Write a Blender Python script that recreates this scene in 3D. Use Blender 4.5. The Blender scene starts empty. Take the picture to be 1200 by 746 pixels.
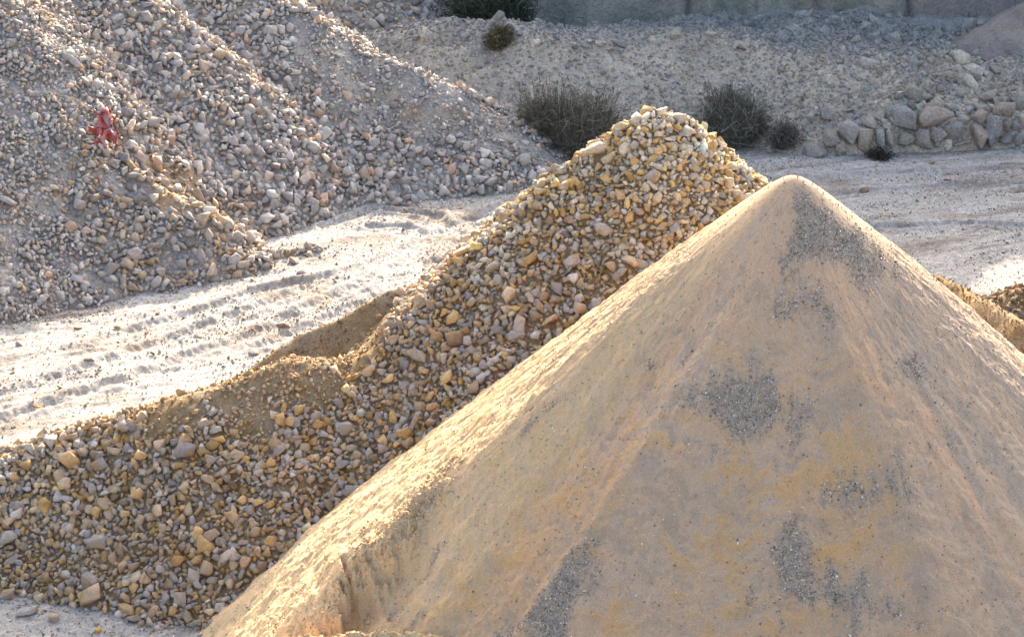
import bpy, bmesh, math, random
import numpy as np
from mathutils import Vector, Matrix
random.seed(7)
RNG = np.random.default_rng(11)
S = bpy.context.scene
R = math.radians

# ------------------------------------------------------------------ camera
CAM = np.array([0.0, 0.0, 20.0]); PITCH = R(18); FP = 2823.0       # focal length in photo pixels (1200 wide)
cd = bpy.data.cameras.new('camera'); cam = bpy.data.objects.new('camera', cd); S.collection.objects.link(cam)
cam.location = CAM; cam.rotation_euler = (R(90) - PITCH, 0, 0)
cd.sensor_width = 36; cd.lens = 36 * FP / 1200; cd.clip_start = 0.5; cd.clip_end = 3000
S.camera = cam
# ------------------------------------------------------------------ light
SUN_EL, SUN_AZ = R(23.5), R(8)      # azimuth measured from +Y towards +X: the sun stands behind the heaps
w = bpy.data.worlds.new('World'); S.world = w; w.use_nodes = True
nt = w.node_tree; bg = nt.nodes['Background']
sky = nt.nodes.new('ShaderNodeTexSky'); sky.sky_type = 'NISHITA'; sky.sun_disc = False
sky.sun_elevation = SUN_EL; sky.sun_rotation = SUN_AZ; sky.dust_density = 6.0; sky.air_density = .9; sky.ozone_density = .3
nt.links.new(sky.outputs[0], bg.inputs[0]); bg.inputs[1].default_value = 0.15
sd = bpy.data.lights.new('sun', 'SUN'); sd.energy = 3.5; sd.angle = R(0.6); sd.color = (1.0, 0.86, 0.68)
sun = bpy.data.objects.new('sun', sd); S.collection.objects.link(sun)
SV = Vector((math.sin(SUN_AZ) * math.cos(SUN_EL), math.cos(SUN_AZ) * math.cos(SUN_EL), math.sin(SUN_EL)))
sun.rotation_euler = SV.to_track_quat('Z', 'Y').to_euler()
S.view_settings.view_transform = 'Standard'; S.view_settings.look = 'None'
S.view_settings.exposure = 1.85; S.view_settings.gamma = 1.0; S.view_settings.use_curve_mapping = False

# ------------------------------------------------------------------ helpers
def pix(px, py, D):
    """world point seen at photo pixel (px, py) at distance D along +Y"""
    px = np.asarray(px, float); py = np.asarray(py, float); D = np.asarray(D, float)
    dy = FP * math.cos(PITCH) - (py - 373) * math.sin(PITCH)
    dz = -FP * math.sin(PITCH) - (py - 373) * math.cos(PITCH)
    t = D / dy
    return np.stack([(px - 600) * t, D + 0 * t, CAM[2] + dz * t], -1)
def proj(P):
    P = np.asarray(P, float); d = P - CAM
    z = d[..., 1] * math.cos(PITCH) - d[..., 2] * math.sin(PITCH)
    u = d[..., 1] * math.sin(PITCH) + d[..., 2] * math.cos(PITCH)
    return 600 + FP * d[..., 0] / z, 373 - FP * u / z, z
def hit(px, py, fn, d0=28, d1=120, n=900):
    """first point where the ray through a pixel meets the height field fn(x, y)"""
    for D in np.linspace(d0, d1, n):
        p = pix(px, py, D)
        if p[2] <= fn(p[0:1], p[1:2])[0]: return p
    return p
_P = RNG.permutation(4096); _G = RNG.uniform(0, 2 * np.pi, 4096)
def perlin(x, y, seed=0):
    xi = np.floor(x).astype(np.int64); yi = np.floor(y).astype(np.int64); xf = x - xi; yf = y - yi
    def g(ix, iy, fx, fy):
        a = _G[_P[(_P[(ix + seed * 131) & 4095] + iy) & 4095]]
        return np.cos(a) * fx + np.sin(a) * fy
    u = xf ** 3 * (xf * (xf * 6 - 15) + 10); v = yf ** 3 * (yf * (yf * 6 - 15) + 10)
    a = g(xi, yi, xf, yf); b = g(xi + 1, yi, xf - 1, yf); c = g(xi, yi + 1, xf, yf - 1); d = g(xi + 1, yi + 1, xf - 1, yf - 1)
    return ((a * (1 - u) + b * u) * (1 - v) + (c * (1 - u) + d * u) * v) * 1.5
def fbm(x, y, f=1.0, o=4, seed=0, gain=0.5):
    s = 0; a = 1.0
    for k in range(o):
        s = s + a * perlin(x * f + 17.3 * k, y * f - 9.1 * k, seed + k); a *= gain; f *= 2.03
    return s
def sstep(a, b, x):
    t = np.clip((x - a) / (b - a), 0, 1); return t * t * (3 - 2 * t)
def mixc(a, b, t):
    return np.asarray(a) * (1 - t[..., None]) + np.asarray(b) * t[..., None]

def mesh_np(name, V, F, mat, col=None, smooth=False, parent=None):
    """F: (n,3) or (n,4) array of vertex indices"""
    me = bpy.data.meshes.new(name); V = np.asarray(V, np.float32); F = np.asarray(F, np.int32)
    k = F.shape[1]
    me.vertices.add(len(V)); me.vertices.foreach_set('co', V.ravel())
    me.loops.add(F.size); me.loops.foreach_set('vertex_index', F.ravel())
    me.polygons.add(len(F)); me.polygons.foreach_set('loop_start', np.arange(0, F.size, k, dtype=np.int32))
    me.polygons.foreach_set('loop_total', np.full(len(F), k, np.int32))
    if smooth: me.polygons.foreach_set('use_smooth', np.ones(len(F), bool))
    if col is not None:
        a = me.attributes.new('rc', 'FLOAT_COLOR', 'POINT')
        c = np.ones((len(V), 4), np.float32); c[:, :3] = col; a.data.foreach_set('color', c.ravel())
    me.update(calc_edges=True); me.validate()
    me.materials.append(mat)
    o = bpy.data.objects.new(name, me); S.collection.objects.link(o)
    if parent is not None: o.parent = parent
    return o
def grid_faces(nx, ny):
    i = np.arange(nx - 1)[:, None] * ny + np.arange(ny - 1)[None, :]
    return np.stack([i, i + ny, i + ny + 1, i + 1], -1).reshape(-1, 4)
def field_mesh(name, x0, x1, y0, y1, res, fn, mat, colfn=None, cut=None, smooth=True):
    nx = int((x1 - x0) / res) + 1; ny = int((y1 - y0) / res) + 1
    X, Y = np.meshgrid(np.linspace(x0, x1, nx), np.linspace(y0, y1, ny), indexing='ij')
    X = X.ravel(); Y = Y.ravel(); Z = fn(X, Y); V = np.stack([X, Y, Z], -1); F = grid_faces(nx, ny)
    if cut is not None:
        keep = (Z[F] > cut(X, Y)[F]).any(1); F = F[keep]
        used = np.unique(F); m = np.zeros(len(V), np.int64); m[used] = np.arange(len(used)); F = m[F]; V = V[used]; X = X[used]; Y = Y[used]
    return mesh_np(name, V, F, mat, colfn(X, Y, V[:, 2]) if colfn else None, smooth)
def tag(o, label=None, cat=None, group=None, kind=None):
    if label: o['label'] = label
    if cat: o['category'] = cat
    if group: o['group'] = group
    if kind: o['kind'] = kind
    return o

# ------------------------------------------------------------------ materials
def mat_attr(name, noise=((12, .35), (60, .3)), bump=((30, .02), (140, .008)), rough=.95, stain=None, tint=1.0):
    """surface whose own colour is the 'rc' attribute, broken up by procedural mottling and relief"""
    m = bpy.data.materials.new(name); m.use_nodes = True; n = m.node_tree; b = n.nodes['Principled BSDF']
    b.inputs['Roughness'].default_value = rough; b.inputs['Specular IOR Level'].default_value = .2
    at = n.nodes.new('ShaderNodeAttribute'); at.attribute_name = 'rc'; col = at.outputs['Color']
    tc = n.nodes.new('ShaderNodeNewGeometry').outputs['Position']
    if stain:
        sc, c2, lo, hi = stain
        t = n.nodes.new('ShaderNodeTexNoise'); t.inputs['Scale'].default_value = sc; t.inputs['Detail'].default_value = 5
        n.links.new(tc, t.inputs['Vector']); r = n.nodes.new('ShaderNodeMapRange')
        r.inputs['From Min'].default_value = lo; r.inputs['From Max'].default_value = hi
        n.links.new(t.outputs[0], r.inputs['Value'])
        mx = n.nodes.new('ShaderNodeMix'); mx.data_type = 'RGBA'; mx.inputs[7].default_value = (*c2, 1)
        n.links.new(r.outputs[0], mx.inputs[0]); n.links.new(col, mx.inputs[6]); col = mx.outputs[2]
    for sc, am in noise:
        t = n.nodes.new('ShaderNodeTexNoise'); t.inputs['Scale'].default_value = sc; t.inputs['Detail'].default_value = 4
        t.inputs['Roughness'].default_value = .65
        n.links.new(tc, t.inputs['Vector']); r = n.nodes.new('ShaderNodeMapRange')
        r.inputs['From Min'].default_value = .25; r.inputs['From Max'].default_value = .75
        r.inputs['To Min'].default_value = 1 - am; r.inputs['To Max'].default_value = 1 + am
        n.links.new(t.outputs[0], r.inputs['Value'])
        mx = n.nodes.new('ShaderNodeVectorMath'); mx.operation = 'SCALE'
        n.links.new(col, mx.inputs[0]); n.links.new(r.outputs[0], mx.inputs['Scale']); col = mx.outputs[0]
    n.links.new(col, b.inputs['Base Color'])
    prev = None
    for sc, d in bump:
        t = n.nodes.new('ShaderNodeTexNoise'); t.inputs['Scale'].default_value = sc; t.inputs['Detail'].default_value = 4
        t.inputs['Roughness'].default_value = .6
        n.links.new(tc, t.inputs['Vector']); bp = n.nodes.new('ShaderNodeBump'); bp.inputs['Distance'].default_value = d
        bp.inputs['Strength'].default_value = 1.0
        n.links.new(t.outputs[0], bp.inputs['Height'])
        if prev: n.links.new(prev, bp.inputs['Normal'])
        prev = bp.outputs[0]
    if prev: n.links.new(prev, b.inputs['Normal'])
    return m
M_ground = mat_attr('pale_dust', noise=((1.2, .10), (9, .16), (45, .2)), bump=((5, .05), (20, .06), (70, .03)))
M_dirt = mat_attr('brown_dirt', noise=((3, .2), (20, .35)), bump=((6, .14), (22, .10), (80, .03)), stain=(2.2, (.36, .22, .08), .5, .72))
M_rock = mat_attr('crushed_rock', noise=((7, .22), (40, .25)), bump=((14, .03), (60, .012)), stain=(3.5, (.38, .22, .06), .5, .7))
M_grey = mat_attr('grey_rock', noise=((7, .2), (40, .2)), bump=((14, .03), (60, .01)), stain=(2.5, (.42, .29, .19), .56, .78))
M_bank = mat_attr('embankment_marl', noise=((1.5, .15), (12, .3)), bump=((2.5, .25), (8, .14), (30, .04)))
M_cone = mat_attr('fine_aggregate', noise=((6, .06), (45, .22), (110, .35)), bump=((9, .02), (40, .012), (150, .006)))
M_face = mat_attr('quarry_face_stone', noise=((1.5, .15), (10, .2)), bump=((1.5, .2), (6, .12), (25, .04)))
M_grit = mat_attr('coarse_grit', noise=((30, .2),), bump=())
M_twig = mat_attr('dry_twigs', noise=((5, .2),), bump=())
M_red = mat_attr('red_plastic_sheet', noise=((8, .2),), bump=((20, .01),), rough=.6)

# ------------------------------------------------------------------ rock shapes
def hull_proto(n, sub=0, round_=0.0, seed=0, flat=None):
    r = np.random.default_rng(seed); bm = bmesh.new()
    p = r.normal(size=(n, 3)); p /= np.linalg.norm(p, axis=1)[:, None]
    c = r.uniform(-1, 1, (n, 3)); c /= np.abs(c).max(1)[:, None] * 1.15
    p = p * round_ + c * (1 - round_)
    sc = np.array([1.0, r.uniform(.6, .95), r.uniform(.42, .8) if flat is None else flat])
    for q in p * sc: bm.verts.new(q)
    g = bmesh.ops.convex_hull(bm, input=bm.verts)
    dead = [v for v in bm.verts if not v.link_faces]
    if dead: bmesh.ops.delete(bm, geom=dead, context='VERTS')
    if sub:
        bmesh.ops.dissolve_limit(bm, angle_limit=R(14), verts=bm.verts, edges=bm.edges)
        bmesh.ops.bevel(bm, geom=list(bm.edges), offset=.04, segments=1, affect='EDGES', clamp_overlap=True)
    bmesh.ops.triangulate(bm, faces=bm.faces)
    bm.verts.ensure_lookup_table(); bm.verts.index_update()
    V = np.array([v.co[:] for v in bm.verts]); F = np.array([[v.index for v in f.verts] for f in bm.faces]); bm.free()
    V -= V.mean(0); V /= np.abs(V).max()
    return V, F
ANG = [hull_proto(10 + k % 4, 0, .15, 100 + k) for k in range(40)]           # angular crushed stone
RND = [hull_proto(15, 0, .5, 300 + k) for k in range(40)]            # blunter stone
BIG = [hull_proto(12, 1, .15, 500 + k) for k in range(30)]            # bevelled, for stones that show large
BIGR = [hull_proto(16, 1, .5, 700 + k) for k in range(30)]
TINY = [hull_proto(7, 0, .6, 900 + k) for k in range(10)]
def rand_rot(n, N=None, lie=.0):
    """random rotations; lie>0 turns the short axis towards the surface normal N"""
    q = RNG.normal(size=(n, 4)); q /= np.linalg.norm(q, axis=1)[:, None]; a, b, c, d = q.T
    M = np.stack([1-2*(c*c+d*d), 2*(b*c-a*d), 2*(b*d+a*c), 2*(b*c+a*d), 1-2*(b*b+d*d), 2*(c*d-a*b), 2*(b*d-a*c), 2*(c*d+a*b), 1-2*(b*b+c*c)], -1).reshape(n, 3, 3)
    if N is not None and lie > 0:
        z = M[:, :, 2]; s = np.sign((z * N).sum(1))[:, None]; z = z * s * (1 - lie) + N * lie; z /= np.linalg.norm(z, axis=1)[:, None]
        x = M[:, :, 0]; x = x - (x * z).sum(1)[:, None] * z; x /= np.linalg.norm(x, axis=1)[:, None]
        M = np.stack([x, np.cross(z, x), z], -1)
    return M
def rocks_mesh(name, P, s, Rm, C, protos, mat, idx=None):
    if idx is None: idx = RNG.integers(0, len(protos), len(P))
    Vs, Fs, Cs = [], [], []; off = 0
    for k, (pv, pf) in enumerate(protos):
        m = np.where(idx == k)[0]
        if not len(m): continue
        v = np.einsum('nij,vj->nvi', Rm[m], pv) * s[m][:, None, None] + P[m][:, None, :]
        f = pf[None] + (np.arange(len(m)) * len(pv))[:, None, None] + off
        Vs.append(v.reshape(-1, 3)); Fs.append(f.reshape(-1, 3)); Cs.append(np.repeat(C[m], len(pv), 0)); off += len(m) * len(pv)
    return mesh_np(name, np.concatenate(Vs), np.concatenate(Fs), mat, np.concatenate(Cs))
def dart(cands, rad, x0, y0, x1, y1, g=.03, k=.8, occ=None):
    """keep candidates (in order) that do not sit on an earlier one"""
    if occ is None: occ = np.zeros((int((x1 - x0) / g) + 2, int((y1 - y0) / g) + 2), bool)
    keep = []
    for i, ((x, y), r) in enumerate(zip(cands, rad)):
        a = int((x - x0) / g); b = int((y - y0) / g)
        if a < 0 or b < 0 or a >= occ.shape[0] or b >= occ.shape[1] or occ[a, b]: continue
        q = max(1, int(r * k / g)); h = max(1, int(q * .7))
        if occ[max(a - h, 0):a + h + 1, max(b - h, 0):b + h + 1].mean() > .35: continue
        occ[max(a - q, 0):a + q + 1, max(b - h, 0):b + h + 1] = True
        occ[max(a - h, 0):a + h + 1, max(b - q, 0):b + q + 1] = True
        keep.append(i)
    return np.array(keep, int), occ
def normals(fn, x, y, e=.15):
    gx = (fn(x + e, y) - fn(x - e, y)) / (2 * e); gy = (fn(x, y + e) - fn(x, y - e)) / (2 * e)
    N = np.stack([-gx, -gy, np.ones_like(gx)], -1); return N / np.linalg.norm(N, axis=1)[:, None]
def palette(n, cols, wts, var=.18):
    c = np.array(cols)[RNG.choice(len(cols), n, p=np.array(wts) / sum(wts))]
    return np.clip(c * RNG.normal(1, var, (n, 1)).clip(.5, 1.6) * RNG.normal(1, .012, (n, 3)), .02, .85)

# ------------------------------------------------------------------ height fields
def crest_fn(pts, slope, rnd=.35, noise=(0, 1, 0), step=.35, side=1.0):
    """heap surface that falls away at 'slope' from a crest line of (px, py, D) points"""
    W = [pix(*p) for p in pts]; C = []
    for a, b in zip(W[:-1], W[1:]):
        n = max(1, int(np.linalg.norm(b - a) / step))
        for k in range(n): C.append(a + (b - a) * k / n)
    C.append(W[-1]); C = np.array(C); am, fr, sd_ = noise
    def fn(x, y):
        z = np.full(np.shape(x), -50.0)
        for c in C:
            d = np.sqrt((side * (x - c[0])) ** 2 + (y - c[1]) ** 2 + rnd * rnd) - rnd
            np.maximum(z, c[2] - slope * d, out=z)
        if am: z = z + am * fbm(x, y, fr, 3, sd_)
        return z
    return fn
TRACKS = [[(-60, 520), (150, 445), (330, 375), (480, 322), (570, 280), (640, 235)], [(-60, 488), (140, 418), (320, 350), (460, 300), (540, 262), (600, 236)],
          [(300, 405), (430, 352), (515, 310), (545, 278), (510, 252), (440, 246), (380, 268)], [(330, 372), (430, 330), (488, 300), (505, 280), (480, 266), (430, 268)],
          [(760, 262), (900, 238), (1040, 222), (1260, 214)], [(760, 232), (900, 214), (1040, 202), (1260, 196)], [(860, 300), (1000, 268), (1120, 262), (1260, 268)], [(-40, 440), (90, 408), (200, 372), (300, 340), (420, 318)]]
def _flat(px, py):
    d = pix(px, py, 1.0) - CAM; k = -CAM[2] / d[2]; return (CAM + d * k)[:2]
TW = []
for ln in TRACKS:
    P_ = np.array([_flat(*q) for q in ln]); L_ = np.concatenate([[0], np.cumsum(np.linalg.norm(np.diff(P_, axis=0), axis=1))])
    q = np.arange(0, L_[-1], .22); TW.append(np.stack([np.interp(q, L_, P_[:, 0]), np.interp(q, L_, P_[:, 1]), q], -1))
def track_d(x, y):
    best = np.full(np.shape(x), 9.0); along = np.zeros(np.shape(x))
    for T_ in TW:
        for a in T_:
            d = (x - a[0]) ** 2 + (y - a[1]) ** 2; m = d < best ** 2
            if m.any(): best[m] = np.sqrt(d[m]); along[m] = a[2] + (x[m] - a[0]) * .5
    return best, along
def ground_z(x, y):
    z = .10 * fbm(x, y, .12, 3, 3) + .025 * fbm(x, y, 1.3, 3, 5, .6) + .018 * fbm(x, y, 4.5, 3, 6, .65)
    u = y * .88 - x * .42                                            # ruts run up to the right across the yard
    v = x * .88 + y * .42
    wv = u + .5 * fbm(v * .1, u * .1, 1, 2, 9)
    z = z + .035 * perlin(wv * 1.6, v * .12, 21) * sstep(40, 60, y) + .028 * perlin(wv * 4.2, v * .25, 22) * sstep(-.5, .5, fbm(x, y, .3, 2, 23)) + .03 * np.abs(fbm(x, y, 2.2, 3, 24)) * sstep(-.1, .5, fbm(x, y, .25, 2, 25))
    if len(np.atleast_1d(x)) > 2:
        d, al = track_d(x + .12 * fbm(x, y, .5, 2, 26), y)
        z = z + (-.09 * np.exp(-(d / .22) ** 4) * (1 + .2 * np.sin(al * 22)) + .06 * np.exp(-((d - .38) / .12) ** 2)) * (.45 + .55 * sstep(-.5, .1, fbm(x, y, .2, 2, 27)))
    return z
pile_z = crest_fn([(-160, 560, 46.4), (0, 530, 46.9), (150, 484, 47.2), (250, 452, 47.2), (300, 440, 47.3), (340, 422, 47.4), (391, 420, 47.5), (430, 414, 47.6), (462, 395, 47.9), (482, 366, 48.1), (522, 333, 48.5),
                   (560, 292, 49.1), (605, 256, 49.5), (650, 208, 50), (700, 180, 50.5), (738, 146, 50.9), (765, 131, 51), (800, 142, 51),
                   (835, 170, 50.9), (885, 214, 50.6)], .70, .25, (.08, .55, 31), .25, 1.38)
_pz = pile_z
def pile_z(x, y): return _pz(x, y) - .2 * np.clip(x - 5.4, 0, 99) + .07 * fbm(x, y, 1.4, 3, 33)
berm_z = crest_fn([(180, 470, 50.5), (270, 446, 50.2), (323, 416, 50.4), (357, 391, 50.5), (408, 368, 50.7), (460, 342, 51.0), (495, 330, 51.2), (560, 300, 51.5)], .85, .12, (.07, .9, 41), .15)
rberm_z = crest_fn([(1096, 322, 56), (1130, 338, 55), (1165, 356, 53.5), (1200, 380, 52), (1260, 430, 50)], 1.15, .2, (.08, .8, 43), .15)
lheapA = crest_fn([(-200, 0, 68.6), (-120, -30, 71), (-20, -30, 72.4), (60, -22, 75), (170, 0, 76), (215, 28, 76), (250, 60, 75.5), (295, 96, 75.2), (340, 130, 75), (400, 185, 74.5)], .72, .2, (.13, .5, 51), .35, 1.15)
lheapB = crest_fn([(60, 120, 69.3), (150, 200, 67.8), (200, 225, 67.5), (240, 255, 67.1), (275, 280, 67.2), (330, 294, 67.5), (388, 298, 67.9)], .72, .15, (.15, .6, 53))
lheapC = crest_fn([(250, -50, 81), (330, 0, 80), (400, 45, 79.4), (530, 100, 78.4), (600, 145, 78.3), (655, 186, 78.5)], .66, .15, (.10, .6, 55))
lheapD = crest_fn([(300, -60, 90), (420, -30, 90), (500, 40, 88), (540, 80, 87)], .55, .5, (.2, .5, 57))
def lheap_z(x, y): return np.maximum(np.maximum(lheapA(x, y), lheapB(x, y)), lheapC(x, y))
_fx = np.array([pix(p, q, d)[0] for p, q, d in ((300, 200, 80), (480, 200, 79), (650, 190, 78.5), (830, 168, 80.5), (950, 185, 79.2), (1200, 168, 80.6), (1500, 168, 80.6))])
_fy = np.array([81, 79.5, 78.6, 80.6, 79.3, 80.7, 80.7]); _cz = np.array([2.6, 3.5, 3.55, 3.3, 2.85, 2.2, 2.0])
def bank_z(x, y):
    f = np.interp(x, _fx, _fy); c = np.interp(x, _fx, _cz) + .25 * fbm(x, y, .35, 3, 61); t = y - f
    low = sstep(9, 14, x)                                            # a steeper boulder toe on the right
    up = (t * .58) * (1 - low) + low * (np.minimum(t * 2.0, .95) + np.clip(t - .6, 0, 99) * .33)
    led = np.interp(x, [4, 10, 14], [-.35, .02, .06])
    z = -np.log(np.exp(-3 * up) + np.exp(-3 * (c + led * np.clip(t - c / .58, -1, 99)))) / 3
    return z + (.22 * fbm(x, y, .5, 4, 63) + .05 * fbm(x, y, 3, 3, 65)) * sstep(0, 1.5, t) - .6 * sstep(.5, -1.5, t)

# ------------------------------------------------------------------ setting: ground
def ground_col(x, y, z):
    n = fbm(x, y, .5, 4, 71); u = y * .88 - x * .42; v = x * .88 + y * .42
    streak = fbm(u * 1.2, v * .14, 1, 4, 72)
    c = mixc((.54, .51, .47), (.36, .31, .26), np.clip(sstep(-.05, .8, n * .5 + streak * .8), 0, 1) * .85)
    warm = sstep(.35, .8, fbm(x, y, .25, 3, 74)); c = mixc(c, (.36, .26, .18), warm * .45)
    c = mixc(c, (.24, .19, .15), .6 * sstep(.15, .8, fbm(u * 3.5, v * .35, 1, 4, 76, .6)) * sstep(-.2, .4, fbm(x, y, .3, 2, 77)))
    c = mixc(c, (.60, .58, .55), .7 * sstep(.2, .7, fbm(u * 2.2, v * .2, 1, 4, 78)))
    return np.clip(c * (1 + .16 * fbm(x, y, 4, 3, 75) + .22 * fbm(x, y, 9, 2, 79))[:, None], .05, .8)
field_mesh('ground', -24, 30, 36, 84, .06, ground_z, M_ground, ground_col)
bpy.data.objects['ground']['kind'] = 'structure'
def far_z(x, y): return np.full(np.shape(x), -.35)
tag(field_mesh('quarry_floor', -700, 700, -600, 1500, 50, far_z, M_ground, lambda x, y, z: np.tile((.5, .46, .4), (len(x), 1))), kind='structure')

# ------------------------------------------------------------------ setting: embankment and quarry face behind it
def bank_col(x, y, z):
    c = mixc((.64, .55, .44), (.53, .46, .375), sstep(-.3, .6, fbm(x, y, .4, 4, 81)))
    c = mixc(c, (.56, .42, .28), sstep(.3, .9, fbm(x, y, .9, 3, 83)) * .5)
    lg = sstep(4.5, 7, y - np.interp(x, _fx, _fy)); return mixc(c, (.34, .35, .35), lg * .7)
tag(field_mesh('embankment', -12, 34, 78, 98, .09, bank_z, M_bank, bank_col), kind='structure')
def face_top(x): return np.interp(x, [-40, -14, -7, 0, 5, 10, 30], [4.6, 4.7, 5.9, 7.6, 9.6, 11.8, 13.6]) + .5 * fbm(x, x * 0, .4, 3, 91)
def quarry_face():
    xs = np.arange(-60, 60, .16); zs = np.concatenate([np.arange(0, 1, .11), [1.0, 1.04, 1.3, 2.5, 6, 20]])
    V = []
    for x in xs:
        top = float(face_top(np.array([x]))[0]); lean = .12 + .30 * float(sstep(15.0, 19.0, np.array([x]))[0]) + .35 * float(sstep(1, -4, np.array([x]))[0])
        for k, s in enumerate(zs):
            if s <= 1: y = 90.0 + lean * (s * (top - .5)); z = .5 + s * (top - .5)
            else: y = 90.0 + lean * (top - 1.5) + (s - 1) * 30; z = top + (s - 1) * .2
            V.append((x, y, z))
    V = np.array(V); F = grid_faces(len(xs), len(zs)); x, y, z = V.T
    joints = np.zeros(len(V))
    for jx in (-9, 6.7, 15.0): joints += np.exp(-((x - jx - .08 * (z - 3)) / .10) ** 2) * .35
    wallp = sstep(15.3, 14.6, x) * sstep(.6, 1.6, x)                 # smooth cut panels between x=1 and x=15
    V[:, 1] += joints + (.5 * fbm(x, z, .35, 3, 93) + .22 * fbm(x, z, 1.3, 3, 94)) * (1 - .85 * wallp) + .13 * fbm(x, z, 1.1, 4, 95) + .3 * np.exp(-((x - 11.2) / .35) ** 2) * (1 + fbm(x, z, 2, 3, 99))
    for jx, off in ((6.7, .3), (11.2, -.25)): V[:, 1] += off * sstep(jx - .1, jx + .1, x)
    c = mixc((.27, .265, .22), (.40, .37, .31), sstep(-.4, .5, fbm(x, z, .5, 5, 96, .6))); c = mixc(c, (.20, .19, .155), sstep(.1, .7, fbm(x * 2.2, z * .3, 1, 4, 100)) * .6)
    c = mixc(c, (.34, .31, .28), 1 - wallp); c *= (1 - .5 * np.clip(joints * 2, 0, 1))[:, None]
    return mesh_np('quarry_face', V, F, M_face, c, True)
tag(quarry_face(), kind='structure')
mound_z = crest_fn([(1112, 62, 86.5), (1150, 32, 87), (1200, 5, 87.6), (1280, -25, 88.5)], .9, .4, (.15, .7, 97))
def mound_col(x, y, z): return mixc((.30, .26, .23), (.36, .31, .26), sstep(-.4, .5, fbm(x, y, .8, 4, 98)))
tag(field_mesh('earth_mound', 12, 26, 82, 96, .1, mound_z, M_face, mound_col, cut=lambda x, y: bank_z(x, y) - .4), 'brown compact earth mound on the ledge above the boulder toe', 'mound')

# ------------------------------------------------------------------ heaps
def dirt_col(x, y, z):
    c = mixc((.50, .335, .175), (.48, .365, .24), sstep(-.4, .5, fbm(x, y, .6, 4, 101)))
    return mixc(c, (.45, .30, .12), sstep(.2, .8, fbm(x, y, 1.7, 3, 103)) * .6)
CUT = lambda x, y: ground_z(x, y) - .35
tag(field_mesh('rock_heap', -18, 14, 36, 60, .08, pile_z, M_dirt, dirt_col, cut=CUT), 'long heap of ochre and grey crushed rock rising to a peak behind the cone', 'rock heap')
tag(field_mesh('dirt_berm', -12, 6, 46, 58, .07, berm_z, M_dirt, dirt_col, cut=CUT), 'low brown dirt berm behind the long crushed rock heap beside the pale yard', 'berm')
tag(field_mesh('dirt_bank', 5, 16, 44, 60, .07, rberm_z, M_dirt, dirt_col, cut=CUT), 'short ochre dirt bank behind the right flank of the sand cone', 'bank')
def grey_col(x, y, z):
    c = mixc((.40, .37, .34), (.48, .43, .37), sstep(-.4, .5, fbm(x, y, .6, 4, 111)))
    px, py, _ = proj(np.stack([x, y, z], -1)); hol = sstep(48, 22, np.hypot(px - 205, (py - 222) * 1.2) + 14 * fbm(x, y, 1.2, 3, 114))
    c = mixc(c, (.52, .35, .20), hol * .85)
    return mixc(c, (.46, .35, .24), sstep(.3, .9, fbm(x, y, .5, 3, 113)) * .6)
tag(field_mesh('gravel_heap', -36, 6, 58, 96, .10, lheap_z, M_bank, grey_col, cut=CUT), 'large grey gravel heap with spurs reaching down to the pale yard', 'gravel heap')
tag(field_mesh('stone_heap', -24, 2, 78, 102, .12, lheapD, M_bank, grey_col, cut=CUT), 'tan stone heap behind the grey gravel heap, beside the embankment', 'stone heap')

# ------------------------------------------------------------------ the cone of fine aggregate
APEX = pix(930, 206, 42); SL = .865; HC = APEX[2]
def cone_base(x, y):
    r = np.hypot(x - APEX[0], y - APEX[1]); return HC - SL * (np.sqrt(r * r + .09) - .3)
def to_polar(px, py):
    p = hit(px, py, cone_base, 30, 46, 1600); dx, dy = p[0] - APEX[0], p[1] - APEX[1]
    return math.atan2(dx, -dy), math.hypot(dx, dy)                   # angle 0 faces the camera, negative to the left
EDGE = sorted([to_polar(*q)[::-1] for q in ((532, 555), (515, 580), (494, 610), (472, 640), (452, 665), (430, 688), (408, 708), (398, 728), (388, 745))])
EDGE_R = np.array([e[0] for e in EDGE]); EDGE_T = np.array([e[1] for e in EDGE])
RIDGES = [[to_polar(*q) for q in line] for line in (
    [(900, 300), (800, 450), (716, 590), (640, 700)], [(960, 330), (1010, 460), (1060, 600), (1100, 740)], [(915, 400), (905, 560), (900, 700)])]
VAL = [to_polar(*q) for q in ((840, 330), (770, 420), (680, 520), (600, 640), (540, 735))]
SH_R = [to_polar(*q) for q in ((954, 229), (1022, 282), (1072, 330), (1125, 382), (1172, 432))]
SH_L = [to_polar(*q) for q in ((896, 236), (786, 330), (672, 438), (585, 528), (525, 590))]
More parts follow.
